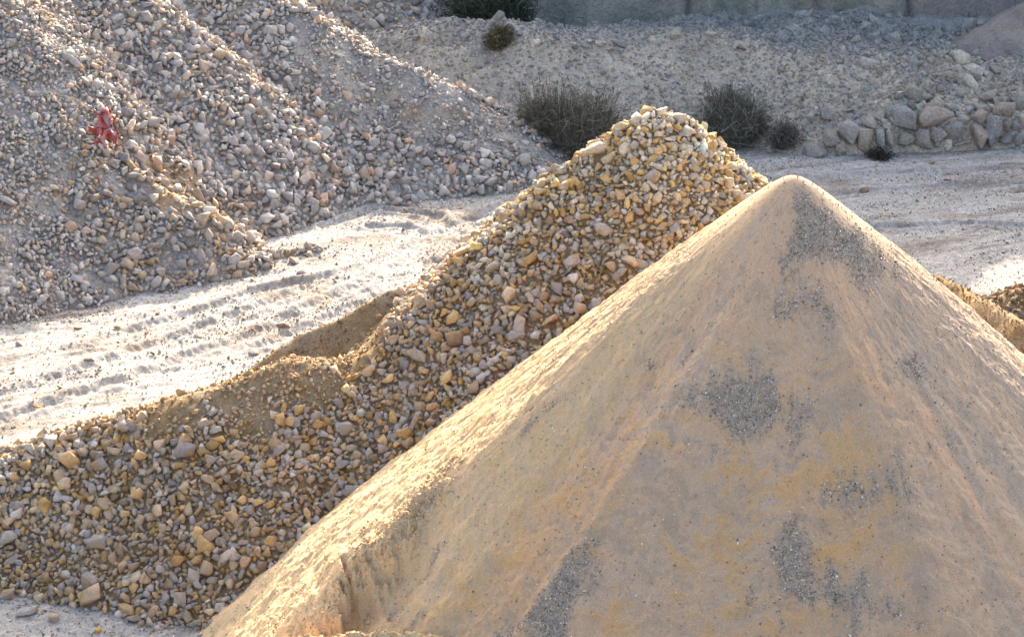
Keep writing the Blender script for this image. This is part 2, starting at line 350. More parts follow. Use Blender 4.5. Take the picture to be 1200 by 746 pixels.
def cone_detail(t, r):
    h = (.16 * fbm(t * 2.2, r * .08, 1, 3, 121) + .05 * fbm(t * 9, r * .25, 1, 3, 122)) * sstep(.3, 6, r)
    for ln in RIDGES:
        rr = np.array([q[1] for q in ln]); tt = np.array([q[0] for q in ln]); o = np.argsort(rr)
        d = (t - np.interp(r, rr[o], tt[o])) * r
        h += .15 * (np.exp(-np.clip(d, 0, 9) / .9) * (d >= 0) + np.exp(-(d / .25) ** 2) * (d < 0)) * sstep(1, 4, r)
    for ln, dp, wd in ((VAL, .16, .8),):
        rr = np.array([q[1] for q in ln]); tt = np.array([q[0] for q in ln]); o = np.argsort(rr)
        h -= dp * np.exp(-((t - np.interp(r, rr[o], tt[o])) * r / wd) ** 2) * sstep(1.5, 4, r)
    # crust shelf with a broken edge on the lower left
    e = np.interp(r, EDGE_R, EDGE_T) + .05 * fbm(r * 1.6, r * 0, 1, 3, 124) + .035 * fbm(r * 2.4, t * 14, 1, 4, 125, .6)
    d = (e - t) * r                                                  # metres left of the edge
    th = .50 * sstep(EDGE_R[0] - .4, EDGE_R[0] + 2.6, r) + .0
    crust = th * np.where(d > 0, np.exp(-d / 2.4), np.exp(-(d / (.42 + .15 * fbm(r * 1.1, t * 0, 1, 2, 130))) ** 2))
    h += crust + .07 * fbm(t * r * 1.5, r * 1.5, 1, 5, 132, .62) * np.exp(-((d + .25) / .8) ** 2) * th
    h -= .28 * np.exp(-((d + .75) / .5) ** 2) * sstep(EDGE_R[0] - .2, EDGE_R[0] + 2, r)
    for ln, am, wd in ((SH_R, .36, 1.1), (SH_L, .38, 1.15)):            # rounded shoulders inside both edges
        rr = np.array([q[1] for q in ln]); tt = np.array([q[0] for q in ln]); o = np.argsort(rr); q = np.abs((t - np.interp(r, rr[o], tt[o])) * r + .12 * fbm(r * 1.2, t * 2, 1, 3, 129))
        h += am * .8 * np.exp(-np.sqrt(q * q + .02) / wd) * sstep(.2, 4, r)
    lit = sstep(-.7, -1.0, t) * (.6 + .4 * sstep(5, 8, r)) + .3 * sstep(.7, 1.0, t)
    h += (.028 * fbm(t * 30, r * 1.6, 1, 4, 126, .6) + .035 * fbm(t * r * 2.2, r * 1.2, 1, 5, 128, .62) * sstep(5, 8, r)) * lit * sstep(.5, 3, r)
    h += .03 * fbm(t * 9 + .5 * np.sin(r), r * 2.2, 1, 4, 127) * sstep(1, 3, r)
    fn_ = fbm(t * r * 2.5, r * 3.5, 1, 4, 142, .65); lb = fbm(t * r * .95 + .25 * fn_, r * 3.2 + .8 * fbm(t * 8, r * .6, 1, 2, 148), 1, 4, 149, .6)
    h += (.024 * lb + .012 * fn_ + .009 * fbm(t * r * 9, r * 9, 1, 3, 155, .7) + .012 * fbm(t * 16, r * .5, 1, 4, 147)) * sstep(.6, 3, r)
    return h
def cone_z(x, y):
    dx, dy = x - APEX[0], y - APEX[1]; return cone_base(x, y) + cone_detail(np.arctan2(dx, -dy), np.hypot(dx, dy))
GRIT = [(952, 248, 18, 24), (980, 275, 26, 16), (1008, 300, 18, 10), (1035, 330, 14, 8), (880, 468, 34, 24), (908, 488, 24, 14), (852, 486, 20, 8), (882, 440, 12, 16),
        (822, 527, 22, 6), (945, 352, 14, 22), (1005, 575, 34, 7), (1025, 562, 18, 5), (930, 640, 9, 24), (925, 690, 20, 10),
        (960, 700, 28, 6), (1010, 718, 32, 6), (905, 655, 10, 6), (645, 720, 16, 26), (665, 690, 10, 24), (480, 690, 8, 30), (505, 605, 8, 14), (476, 735, 8, 18),
        (622, 515, 5, 22), (760, 422, 16, 5), (1075, 440, 18, 10), (1110, 520, 20, 8)]
def pmask(px, py, blobs, soft=.5):
    m = np.zeros(len(px))
    for a, b, c, d in blobs: m = np.maximum(m, 1.25 - np.sqrt(((px - a) / c) ** 2 + ((py - b) / d) ** 2) * .75)
    return m
BP = [[to_polar(a, b), c, d] for a, b, c, d in GRIT]
GPOLY = []
for pl in ([(882, 418), (900, 448), (942, 488), (905, 506), (862, 503), (814, 478), (850, 452)], [(936, 242), (968, 250), (1005, 276), (1050, 332), (1022, 326), (985, 300), (950, 296), (926, 300)],
           [(925, 612), (940, 655), (962, 688), (1012, 700), (1048, 728), (980, 716), (935, 716), (898, 704), (915, 670)], [(975, 570), (1045, 573), (1050, 588), (1000, 584), (966, 582)],
           [(668, 655), (700, 640), (655, 746), (600, 746)], [(938, 338), (962, 345), (966, 372), (945, 366), (922, 374)]):
    q = np.array([to_polar(*v) for v in pl]); GPOLY.append((q, q[:, 1].mean()))
def grit_mask(t, r):
    """patches where coarse grit lies on the fines, in cone coordinates"""
    n = fbm(t * r * 1.6, r * 1.1, 1, 4, 131, .6); m = np.full(np.shape(t), -1.0)
    for (ct, cr), a, b in BP:
        m = np.maximum(m, 1 - np.sqrt(((t - ct) * cr / (a / 62)) ** 2 + ((r - cr) / (b / 50)) ** 2) * .62)
    m = m * .62 - .1
    for q, rc in GPOLY:
        X = t * rc; Y = r; A = q * [rc, 1]; B = np.roll(A, -1, 0); d = np.full(np.shape(t), 9.0); ins = np.zeros(np.shape(t), bool)
        for (ax, ay), (bx, by) in zip(A, B):
            l2 = (bx - ax) ** 2 + (by - ay) ** 2; k = np.clip(((X - ax) * (bx - ax) + (Y - ay) * (by - ay)) / l2, 0, 1)
            d = np.minimum(d, np.hypot(X - ax - k * (bx - ax), Y - ay - k * (by - ay)))
            ins ^= ((ay > Y) != (by > Y)) & (X < (bx - ax) * (Y - ay) / (by - ay + 1e-9) + ax)
        m = np.maximum(m, .5 + np.where(ins, d, -d) * 1.6)
    streak = sstep(.35, .8, fbm(t * 7, r * .35, 1, 3, 133)) * sstep(.1, .5, fbm(t * r * 1.2, r * .8, 1, 3, 134)) * .5
    return np.clip(m + n * .45 + .25 * fbm(t * 40, r * 1.2, 1, 3, 156), 0, 1) * (m > -.9) + streak * .35
def cone_col(t, r):
    band = fbm(t * r * .55 + .4 * fbm(t * 6, r, 1, 2, 140), r * 2.6, 1, 4, 141, .6)     # avalanche lobes lie across the fall line
    n = fbm(t * 4, r * .3, 1, 3, 143)
    fine = fbm(t * r * 2.5 + .3 * band, r * 3.5, 1, 5, 142, .65); sm = fbm(t * 16, r * .5, 1, 4, 147)
    st = fbm(t * 45, r * 1.1, 1, 3, 150, .6); lobe = fbm(t * r * .95 + .25 * fine, r * 3.2 + .8 * fbm(t * 8, r * .6, 1, 2, 148), 1, 4, 149, .6)
    c = mixc((.60, .44, .315), (.545, .435, .34), sstep(-.3, .35, n + .4 * band + .3 * sm))
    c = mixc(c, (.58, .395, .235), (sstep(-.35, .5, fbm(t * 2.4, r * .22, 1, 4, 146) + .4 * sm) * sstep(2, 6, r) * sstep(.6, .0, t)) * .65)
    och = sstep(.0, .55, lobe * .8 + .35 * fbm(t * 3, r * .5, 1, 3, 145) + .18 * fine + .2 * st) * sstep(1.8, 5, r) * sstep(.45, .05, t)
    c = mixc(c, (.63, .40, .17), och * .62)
    gl = sstep(.05, .55, -lobe * .8 + .3 * n + .35 * fine - .05 - .2 * st); c = mixc(c, (.45, .365, .285), gl * .7)
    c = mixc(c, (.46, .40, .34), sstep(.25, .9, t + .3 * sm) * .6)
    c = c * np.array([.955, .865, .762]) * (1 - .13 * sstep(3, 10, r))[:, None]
    e_ = np.interp(r, EDGE_R, EDGE_T); on = sstep(-.5, .1, (e_ - t) * r + .3 * fine) * sstep(EDGE_R[0] - 1.5, EDGE_R[0] + 1.5, r)
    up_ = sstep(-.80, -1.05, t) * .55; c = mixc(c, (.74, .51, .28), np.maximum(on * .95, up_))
    g = np.clip(grit_mask(t, r), 0, 1); return mixc(c, (.37, .31, .25), sstep(.1, .9, g) * .65)
def make_cone():
    nt_, nr = 1400, 520
    T = np.concatenate([np.linspace(-2.3, 2.3, nt_), np.linspace(2.3, 2 * np.pi - 2.3, 120)[1:-1]]); nr_ = np.linspace(.01, 11.6, nr)
    TT, RR = np.meshgrid(T, nr_, indexing='ij'); t = TT.ravel(); r = RR.ravel()
    td = (t + np.pi) % (2 * np.pi) - np.pi
    x = APEX[0] + np.sin(t) * r; y = APEX[1] - np.cos(t) * r
    fade = sstep(2.3, 2.1, np.abs(td)); z = cone_base(x, y) + cone_detail(td, r) * fade
    F = grid_faces(len(T), nr)
    a = (len(T) - 1) * nr + np.arange(nr - 1); b = np.arange(nr - 1)
    F = np.concatenate([F, np.stack([a, b, b + 1, a + 1], -1)])
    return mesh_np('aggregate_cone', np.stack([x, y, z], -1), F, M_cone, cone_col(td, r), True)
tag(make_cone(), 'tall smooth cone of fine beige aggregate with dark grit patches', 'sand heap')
lip_z = crest_fn([(300, 752, 37.4), (400, 744, 37.3), (450, 739, 37.2), (500, 742, 37.0), (545, 752, 36.8)], 1.0, .03, (.09, 3.0, 151), .04)

# ------------------------------------------------------------------ stones
def visible(P, margin=40):
    px, py, d = proj(P); ok = (px > -margin) & (px < 1200 + margin) & (py > -margin) & (py < 746 + margin)
    for s in np.linspace(.06, .45, 14):                              # does the cone stand in the line of sight?
        Q = P * (1 - s) + CAM * s; ok &= ~(cone_z(Q[:, 0], Q[:, 1]) > Q[:, 2] + .1)
    return ok
def scatter(fn, x0, x1, y0, y1, sizes, protos, big, colfn, accept, sink=.25, k=.8, lie=.25, cull=True, n_ind=0, g=.03):
    """stones of falling size packed over a surface; returns (stuff arrays, individual arrays)"""
    occ = None; out = []
    for n, s0, s1 in sizes:
        x = RNG.uniform(x0, x1, n); y = RNG.uniform(y0, y1, n); s = np.sort(RNG.uniform(s0, s1, n) * RNG.uniform(.85, 1.15, n))[::-1]
        z = fn(x, y); P = np.stack([x, y, z], -1); ok = accept(x, y, z, s)
        if cull:
            px, py, _ = proj(P); ok &= (px > -60) & (px < 1260) & (py > -60) & (py < 806)
        x, y, z, s = x[ok], y[ok], z[ok], s[ok]
        kp, occ = dart(np.stack([x, y], -1), s, x0, y0, x1, y1, g, k, occ)
        out.append(np.stack([x[kp], y[kp], z[kp], s[kp]], -1))
    A = np.concatenate(out); N = normals(fn, A[:, 0], A[:, 1]); P = A[:, :3] + N * (A[:, 3] * (.5 - sink))[:, None]
    Rm = rand_rot(len(P), N, lie); C = colfn(A[:, 0], A[:, 1], A[:, 2]); return P, A[:, 3], Rm, C
def emit(name, data, small, big, mat, n_ind, root_name, labeler, group, cat, label):
    """the stones that show largest become objects of their own, the rest one mass"""
    P, s, Rm, C = data; px, py, d = proj(P)
    vis = visible(P, -6); score = np.where(vis, s / d, 0); o = np.argsort(-score); ind = o[:n_ind]; rest = np.ones(len(P), bool); rest[ind] = False
    tag(rocks_mesh(name, P[rest], s[rest], Rm[rest], C[rest], small, mat), label, cat, None, 'stuff')
    for i in ind:
        v, f = big[RNG.integers(len(big))]
        ob = mesh_np(root_name, v * s[i] @ Rm[i].T, f, mat, C[i][None].repeat(len(v), 0)); ob.location = P[i]
        tag(ob, labeler(px[i], py[i], s[i], C[i], v), cat[:-1] if cat.endswith('s') else cat, group)
def tone(c):
    if c.mean() > .42: return 'pale'
    if c[0] / c[2] > 1.75: return 'ochre'
    if c[0] / c[2] > 1.3: return 'tan'
    return 'grey'
def build(v): 
    e = np.sort(v.max(0) - v.min(0)); return 'flat' if e[0] / e[2] < .48 else ('long' if e[1] / e[2] < .7 else 'blocky')

# front heap of crushed rock
def acc_pile(x, y, z, s):
    ok = z > ground_z(x, y) - .02
    dirt = np.clip(dirt_mask(x, y, z) * np.where(s < .062, .75, 1) + .30 * sstep(.3, .7, fbm(x, y, .5, 3, 160)) * (x < -1) * (s < .2), 0, .96)
    return ok & (RNG.random(len(x)) > dirt)
def dirt_mask(x, y, z):
    px, py, _ = proj(np.stack([x, y, z], -1)); crest = np.interp(px, [0, 150, 250, 300, 340, 430, 462, 500], [530, 484, 452, 440, 422, 414, 395, 350])
    dep = np.interp(px, [140, 230, 300, 360, 430, 465], [8, 42, 72, 60, 26, -20])
    return sstep(dep + 22, dep - 18, py - crest + 26 * fbm(x, y, .9, 3, 162)) * (px > 120) * sstep(485, 465, px)
def col_pile(x, y, z):
    n = len(x); f = sstep(.0, .5, fbm(x, y, .35, 3, 161) + .25); hi = sstep(4.6, 7.2, z)
    a = palette(n, [(.42, .355, .30), (.35, .30, .265), (.50, .36, .23), (.54, .345, .16), (.34, .235, .155), (.53, .46, .38), (.46, .33, .22)], [5, 4, 4.5, 3.0, 2.2, 1.6, 3])
    b = palette(n, [(.55, .45, .31), (.58, .39, .17), (.45, .39, .31), (.60, .52, .41)], [4, 3, 4, 2])
    pick = (RNG.random(n) < hi * .9)[:, None]; a = np.where(pick, b, a)
    dm = (RNG.random(n) < dirt_mask(x, y, z) * .85)[:, None]; a = np.where(dm, palette(n, [(.47, .32, .17), (.52, .38, .24), (.40, .28, .17)], [3, 3, 2], .12), a)
    return np.clip(a * (1.14 + .15 * (f - .5))[:, None], .03, .8)
D1 = scatter(pile_z, -17, 12, 37, 56, [(40, .22, .30), (1700, .14, .20), (13000, .098, .14), (85000, .060, .098), (210000, .030, .060)], ANG, BIG, col_pile, acc_pile, sink=.10, k=.62, g=.025)
def size_word(s, lo, hi): return 'very big' if s > hi else 'big' if s > lo else 'medium'
def lab_pile(px, py, s, c, v):
    if px > 690: zone = 'near the peak of the rock heap' if py < 220 else 'below the peak, beside the cone, on the rock heap'
    elif px > 560: zone = 'on the crest running up to the peak' if py < 300 else 'on the rock heap above the cone flank'
    elif px > 400: zone = 'beside the dirt berm on the rock heap' if py < 440 else 'on the middle of the rock heap against the cone flank'
    elif px > 200: zone = 'in the brown dirt patch' if py < 520 else 'on the face below the dirt patch' if py < 620 else 'near the foot of the rock heap beside the cone'
    else: zone = 'along the low left crest of the rock heap' if py < 560 else 'on the left end of the rock heap' if py < 640 else 'at the left foot of the rock heap'
    return f'{size_word(s, .165, .22)} {build(v)} {tone(c)} stone {zone}'
emit('crushed_rock', D1, ANG, BIG, M_rock, 300, 'rock', lab_pile, 'larger stones lying on the crushed rock heap', 'rock', 'mass of ochre, tan and grey broken stones covering the crushed rock heap')

# grey gravel heap on the left
def acc_grey(x, y, z, s):
    px, py, _ = proj(np.stack([x, y, z], -1)); ok = (z > ground_z(x, y) - .03) & (y > 60)
    fine = sstep(170, 40, px) * np.where(s > .14, .95, np.where(s > .115, .6, 0)); cy = np.interp(px, [330, 400, 530, 600, 655], [0, 45, 100, 145, 186])
    lim = np.interp(px, [330, 400, 450, 550, 620, 660], [60, 100, 88, 55, 30, 8]); bare = .93 * (py < cy + lim) * (py > cy - 2) * sstep(325, 350, px) * np.where(s < .075, .6, 1)
    bare = np.maximum(bare, .8 * (np.hypot((px - 205), (py - 225) * 1.3) < 38))
    bare = np.maximum(bare, .2 * sstep(.35, .7, fbm(x, y, .5, 3, 170)))
    return ok & (RNG.random(len(x)) > np.maximum(fine, bare))
def lheap_s(x, y): return lheap_z(x, y) + .13 * fbm(x, y, 1.2, 3, 175)
def col_grey(x, y, z):
    n = len(x); a = palette(n, [(.50, .45, .40), (.43, .39, .355), (.58, .52, .45), (.57, .44, .32), (.60, .41, .28), (.36, .32, .29)], [6, 6, 5, 2.2, 1.2, 2.5])
    b = palette(n, [(.44, .36, .27), (.46, .33, .20), (.38, .34, .30), (.50, .44, .37)], [4, 3, 4, 2])
    warm = np.exp(-((np.abs(lheapB(x, y) - z) < .4) * 1.0 - 1) ** 2 * 9) * sstep(-15, -11, x)
    return np.where((RNG.random(n) < warm * .7)[:, None], b, a)
D2 = scatter(lheap_s, -26, 4, 60, 84, [(60, .25, .34), (5500, .16, .23), (26000, .11, .16), (70000, .075, .11), (110000, .05, .075)], RND, BIGR, col_grey, acc_grey, sink=.1, k=.66, g=.03)
def lab_grey(px, py, s, c, v):
    if px < 130: zone = 'near the top of the gravel heap above the red sheet' if py < 110 else 'on the broad left face below the red sheet' if py < 250 else 'at the left foot of the gravel heap'
    elif px < 260: zone = 'on the upper ridge of the gravel heap' if py < 90 else 'right of the red sheet on the gravel heap' if py < 190 else 'on the low spur of the gravel heap' if py < 270 else 'at the foot of the low spur'
    elif px < 400: zone = 'in the hollow between the two ridges' if py < 120 else 'on the slope above the lit bay' if py < 230 else 'on the tip of the low spur beside the yard'
    else: zone = 'high on the smooth right ridge of the gravel heap' if py < 150 else 'along the right foot of the gravel heap'
    return f'{size_word(s, .185, .24)} {build(v)} {tone(c)} stone {zone}'
emit('gravel', D2, ANG[:20] + RND[:20], BIGR[:15] + BIG[:15], M_grey, 300, 'stone', lab_grey, 'larger stones lying on the grey gravel heap', 'stone', 'mass of blue grey gravel stones covering the large heap beside the yard')

# tan stones on the heap behind
def col_tan(x, y, z): return palette(len(x), [(.40, .36, .31), (.44, .35, .26), (.34, .32, .30), (.46, .33, .2)], [5, 3, 4, 1])
D3 = scatter(lheapD, -16, 0, 80, 92, [(300, .22, .32), (3000, .13, .2), (12000, .08, .13)], RND, BIGR, col_tan, lambda x, y, z, s: z > bank_z(x, y) - .1, sink=.2, k=.8, g=.035)
emit('stone_rubble', D3, RND, BIGR, M_grey, 60, 'rubble_stone', lambda px, py, s, c, v: f'{build(v)} {tone(c)} stone on the heap between gravel heap and embankment',
     'stones on the heap behind the gravel heap', 'stone', 'tan and grey rubble covering the heap beside the embankment')

# stones bedded in the embankment
def acc_bank(x, y, z, s):
    px, py, _ = proj(np.stack([x, y, z], -1)); t = y - np.interp(x, _fx, _fy)
    dens = .30 + .5 * sstep(1000, 1100, px) + .35 * sstep(4.3, 5.2, t) + .3 * sstep(850, 950, px)
    dens = dens * np.where(s > .12, .35 + sstep(900, 1050, px), 1)
    return (t > .1) & (y < 89.6) & (RNG.random(len(x)) < dens)
def col_bank(x, y, z):
    a = palette(len(x), [(.60, .53, .44), (.50, .46, .41), (.66, .58, .48), (.62, .46, .30), (.42, .39, .36)], [5, 5, 3, 1, 3])
    lg = sstep(4.5, 6, y - np.interp(x, _fx, _fy)); return mixc(a, (.32, .33, .33), lg * .6)
D4 = scatter(bank_z, -6, 24, 78, 90, [(260, .24, .42), (2500, .14, .22), (12000, .085, .13), (40000, .05, .085)], RND, BIGR, col_bank, acc_bank, sink=.38, k=.8, g=.035)
def bank_zone(px, py):
    if py < 62: return 'on the ledge below the earth mound' if px > 1050 else 'on the ledge under the quarry face' if px > 760 else 'on the embankment crest by the scrubby bush'
    if px > 1100: return 'above the stacked boulders at the right end'
    if px > 950: return 'in the gravelly slope above the broad slab'
    if px > 780: return 'on the embankment above the wide grey bush'
    return 'on the embankment beside the tangled dry bush'
emit('embankment_rubble', D4, RND, BIGR, M_bank, 150, 'embankment_stone', lambda px, py, s, c, v: f'{build(v)} {tone(c)} stone ' + bank_zone(px, py),
     'stones bedded in the embankment', 'stone', 'small stones and rubble bedded in the face of the long embankment')

ORD = 'first second third fourth fifth sixth seventh eighth ninth tenth eleventh twelfth thirteenth fourteenth fifteenth sixteenth seventeenth eighteenth nineteenth twentieth twenty-first twenty-second twenty-third twenty-fourth twenty-fifth twenty-sixth twenty-seventh twenty-eighth twenty-ninth thirtieth'.split()
# boulders along the toe of the embankment: (px, py, half width px, half height px)
BOULD = [(958, 178, 15, 9), (975, 165, 13, 11), (995, 152, 14, 15), (1012, 163, 11, 13), (988, 172, 9, 7), (1032, 165, 6, 12), (1043, 163, 7, 13), (1060, 165, 10, 10), (1081, 163, 12, 12),
         (1062, 140, 17, 13), (1092, 138, 26, 12), (1118, 152, 18, 10), (1100, 158, 14, 9), (1150, 160, 15, 13), (1165, 150, 12, 14), (1180, 163, 10, 8), (1193, 164, 8, 8),
         (1148, 138, 11, 8), (1143, 152, 9, 8), (1176, 131, 14, 10), (1196, 120, 11, 13), (1160, 114, 11, 9), (1170, 103, 8, 7), (1179, 148, 7, 7), (1193, 149, 8, 6), (1137, 130, 7, 5), (1150, 128, 7, 5),
         (1128, 141, 7, 6), (1071, 112, 15, 13), (1086, 117, 7, 4), (1070, 96, 8, 4), (1042, 149, 7, 4), (1020, 145, 10, 7), (996, 130, 6, 5), (968, 134, 10, 9), (950, 138, 5, 7), (1092, 101, 5, 5),
         (1113, 88, 6, 4), (1103, 105, 6, 4), (1128, 168, 12, 5), (1045, 133, 8, 6), (1188, 176, 9, 5), (1168, 120, 5, 5), (1198, 140, 6, 6), (1115, 128, 8, 5)]
BL = {0: 'rounded pinkish boulder lying foremost on the yard at the toe of embankment', 9: 'broad pale boulder at the left end of the big slab', 10: 'widest flat topped boulder slab above the embankment toe',
      19: 'large tan boulder high in the stacked boulders on the right', 20: 'big round boulder at the right end of the embankment', 28: 'pale wedge shaped boulder alone in the gravelly slope', 1: 'pale blocky boulder right behind the foremost pinkish boulder'}
for k, (a, b, hw, hh) in enumerate(BOULD):
    p = hit(a, b + hh * .5, bank_z, 76, 92, 500); d = proj(p)[2]; sx = hw / FP * d * 1.06; sz = hh / FP * d * 1.12
    v, f = hull_proto(17, 1, .3, 1200 + k, flat=.9); v = v / np.abs(v).max(0)
    v = v * np.array([sx, .75 * (sx + sz) / 2 + .1, sz])
    q = RNG.uniform(-.25, .25); v = v @ np.array(Matrix.Rotation(q, 3, 'Y')).T
    c = palette(1, [(.48, .43, .37), (.40, .38, .34), (.50, .41, .33)], [4, 4, 2], .1)
    ob = mesh_np('boulder', v, f, M_bank, c.repeat(len(v), 0)); p = pix(a, b, p[1] - .1); ob.location = p + np.array([0, .12, 0])
    low = b > 148; n_ = sum(1 for q in BOULD if (q[1] > 148) == low and q[0] < a); size = 'large' if hw * hh > 150 else 'small' if hw * hh < 50 else 'mid sized'
    tag(ob, BL.get(k, f'{size} {tone(c[0])} boulder, {ORD[n_]} from the left in the {"bottom" if low else "upper"} row of the embankment toe'), 'boulder', 'boulders along the toe of the embankment')

# loose stones lying on the yard
ROAD = [(22, 405, 7, 0), (92, 386, 5, 1), (138, 385, 4, 2), (43, 478, 6, 2), (297, 416, 8, 0), (103, 423, 6, 3), (333, 385, 9, 3), (240, 463, 4, 2), (262, 430, 3, 0), (70, 455, 4, 3),
        (200, 372, 3, 3), (365, 289, 6, 0), (355, 322, 7, 0), (345, 308, 9, 0), (1012, 225, 6, 3), (1092, 192, 5, 0), (1110, 213, 5, 3), (400, 246, 8, 2), (30, 720, 14, 0), (65, 727, 12, 1), (178, 727, 14, 1), (8, 700, 10, 0),
        (15, 438, 4, 3), (180, 416, 4, 3), (322, 371, 5, 3), (115, 740, 6, 2), (232, 733, 12, 1)]
RL = ['grey', 'tan', 'ochre', 'brown']; RC = [(.36, .33, .31), (.42, .35, .26), (.46, .28, .09), (.26, .19, .13)]
WH = ['at the left edge of the yard beside the grey heap', 'on the pale yard below the grey heap']
for k, (a, b, hp, c) in enumerate(ROAD):
    p = hit(a, b, ground_z, 36, 90, 800); s = hp / FP * proj(p)[2] * 1.1; v, f = BIG[(k * 7) % len(BIG)]
    v = v * s * np.array([1, .9, .8]); v = v @ rand_rot(1, np.array([[0, 0, 1.0]]), .8)[0].T; col = np.array(RC[c]) * RNG.uniform(.9, 1.15)
    ob = mesh_np('loose_stone', v, f, M_rock, col[None].repeat(len(v), 0)); ob.location = p + np.array([0, 0, s * .28])
    where = ('on the shaded yard right of the peak' if a > 900 else 'on the ground at the foot of the rock heap' if b > 650 else 'on the lit bay beside the grey heap' if 300 < a < 420 and b < 330
             else 'by the dirt berm at the edge of the yard' if a > 230 else 'on the pale lit yard' )
    sz = 'larger' if hp > 8 else 'small' if hp < 5 else 'fist sized' if False else 'mid sized'
    tag(ob, f'{sz} {RL[c]} stone lying loose {where}', 'stone', 'loose stones lying on the yard')
def acc_yard(x, y, z, s):
    n = fbm(x, y, .4, 4, 180); u = y * .88 - x * .42; st = fbm(u * 1.1, (x * .88 + y * .42) * .12, 1, 3, 181)
    near = sstep(-.5, -.05, lheap_z(x, y) - z) + sstep(-.6, -.05, pile_z(x, y) - z) + .6 * sstep(-1.2, -.1, bank_z(x, y) - z) * (y > 76) + sstep(-.5, -.1, berm_z(x, y) - z)
    return (RNG.random(len(x)) < np.clip(.14 + .6 * sstep(.0, .55, st + .5 * n) + near, 0, 1)) & (lheap_z(x, y) < z) & (pile_z(x, y) < z)
def col_yard(x, y, z): return palette(len(x), [(.48, .43, .37), (.36, .32, .28), (.44, .31, .19), (.55, .51, .46)], [4, 3, 2.2, 4])
D5 = scatter(ground_z, -20, 18, 38, 82, [(300, .09, .13), (14000, .045, .08), (200000, .02, .045)], ANG, BIG, col_yard, acc_yard, sink=.3, k=.9, g=.04)
tag(rocks_mesh('yard_rubble', D5[0], D5[1], D5[2], D5[3], TINY, M_rock), 'scattered small stones and clods pressed into the pale dusty yard', 'rubble', None, 'stuff')

# clods along the dirt berm and the ochre bank
D6 = scatter(lambda x, y: np.maximum(berm_z(x, y), rberm_z(x, y)), -12, 14, 46, 58, [(14, .12, .16), (900, .05, .1), (45000, .018, .045)], ANG, BIG,
             lambda x, y, z: palette(len(x), [(.48, .32, .16), (.44, .32, .19), (.50, .41, .30)], [4, 4, 2]), lambda x, y, z, s: (z > ground_z(x, y)) & (RNG.random(len(x)) < .6), sink=.3, k=.8)
tag(rocks_mesh('dirt_clods', D6[0], D6[1], D6[2], D6[3], TINY, M_dirt), 'brown clods and small stones on the dirt berm and ochre bank', 'clods', None, 'stuff')

# dark pebble heap at the right edge beyond the ochre bank
heapR = crest_fn([(1168, 350, 62), (1190, 342, 62), (1230, 330, 62)], .6, .3, (.05, 1, 190))
tag(field_mesh('pebble_heap', 9, 18, 56, 67, .08, heapR, M_dirt, dirt_col, cut=CUT), 'low heap of dark brown pebbles beyond the ochre bank at the edge', 'pebble heap')
D7 = scatter(heapR, 9, 18, 58, 66, [(600, .10, .15), (6000, .06, .1)], RND, BIGR, lambda x, y, z: palette(len(x), [(.26, .19, .13), (.36, .27, .17), (.2, .16, .13)], [4, 3, 3]),
             lambda x, y, z, s: z > ground_z(x, y) - .02, sink=.1)
tag(rocks_mesh('pebbles', D7[0], D7[1], D7[2], D7[3], RND, M_rock), 'dark brown pebbles covering the low heap beyond the ochre bank', 'pebbles', None, 'stuff')

# grit lying on the cone
n = 520000; t = RNG.uniform(-1.7, 1.7, n); r = 11.4 * np.sqrt(RNG.random(n)); g = grit_mask(t, r)
ok = RNG.random(n) < np.clip(sstep(.0, .9, g) ** 1.3 * .95 + .034, 0, 1); t, r = t[ok], r[ok]
P = np.stack([APEX[0] + np.sin(t) * r, APEX[1] - np.cos(t) * r, np.zeros_like(t)], -1); P[:, 2] = cone_z(P[:, 0], P[:, 1])
px, py, _ = proj(P); ok = (px < 1230) & (py < 770); P = P[ok]; s = RNG.uniform(.009, .021, len(P)) * RNG.choice([1, 1, 1.4], len(P)); P[:, 2] += s * .35
tag(rocks_mesh('grit', P, s, rand_rot(len(P)), palette(len(P), [(.34, .30, .26), (.48, .41, .34), (.20, .17, .15), (.60, .52, .44), (.56, .36, .19), (.78, .72, .64)], [5, 4, 3.4, 3, 2.4, 1.8]), TINY, M_grit),
    'coarse grey grit lying in dark patches on the fine cone', 'grit', None, 'stuff')
tag(field_mesh('sand_bank', -6, 1, 35, 39.5, .03, lip_z, M_cone, lambda x, y, z: np.tile((.68, .48, .26), (len(x), 1)), cut=lambda x, y: cone_z(x, y) - .3), 'small ochre crusted sand bank against the lower left of the cone', 'sand bank')

n = 60000; t = RNG.uniform(-1.35, -.6, n); r = RNG.uniform(3, 11.4, n); d = (np.interp(r, EDGE_R, EDGE_T) - t) * r
w_ = (.9 * np.exp(-((d + .15) / .35) ** 2) + .10 * (d > 0)) * sstep(EDGE_R[0] - .5, EDGE_R[0] + 1, r); ok = RNG.random(n) < w_; t, r = t[ok], r[ok]
P = np.stack([APEX[0] + np.sin(t) * r, APEX[1] - np.cos(t) * r, np.zeros_like(t)], -1); P[:, 2] = cone_z(P[:, 0], P[:, 1])
xl = RNG.uniform(-6, 1, 9000); yl = RNG.uniform(36.4, 38.2, 9000); zl = lip_z(xl, yl); ok = (zl > cone_z(xl, yl) - .1); P = np.concatenate([P, np.stack([xl, yl, zl], -1)[ok]])
s = RNG.uniform(.012, .05, len(P)) * RNG.choice([1, 1, 1, 1.7], len(P)); s *= .75
tag(rocks_mesh('sand_crumbs', P, s, rand_rot(len(P)), palette(len(P), [(.68, .48, .26), (.58, .40, .21), (.50, .37, .24)], [4, 3, 2], .1), TINY, M_grit), 'crumbs and clods of ochre sand along the broken crust edge', 'crumbs', None, 'stuff')

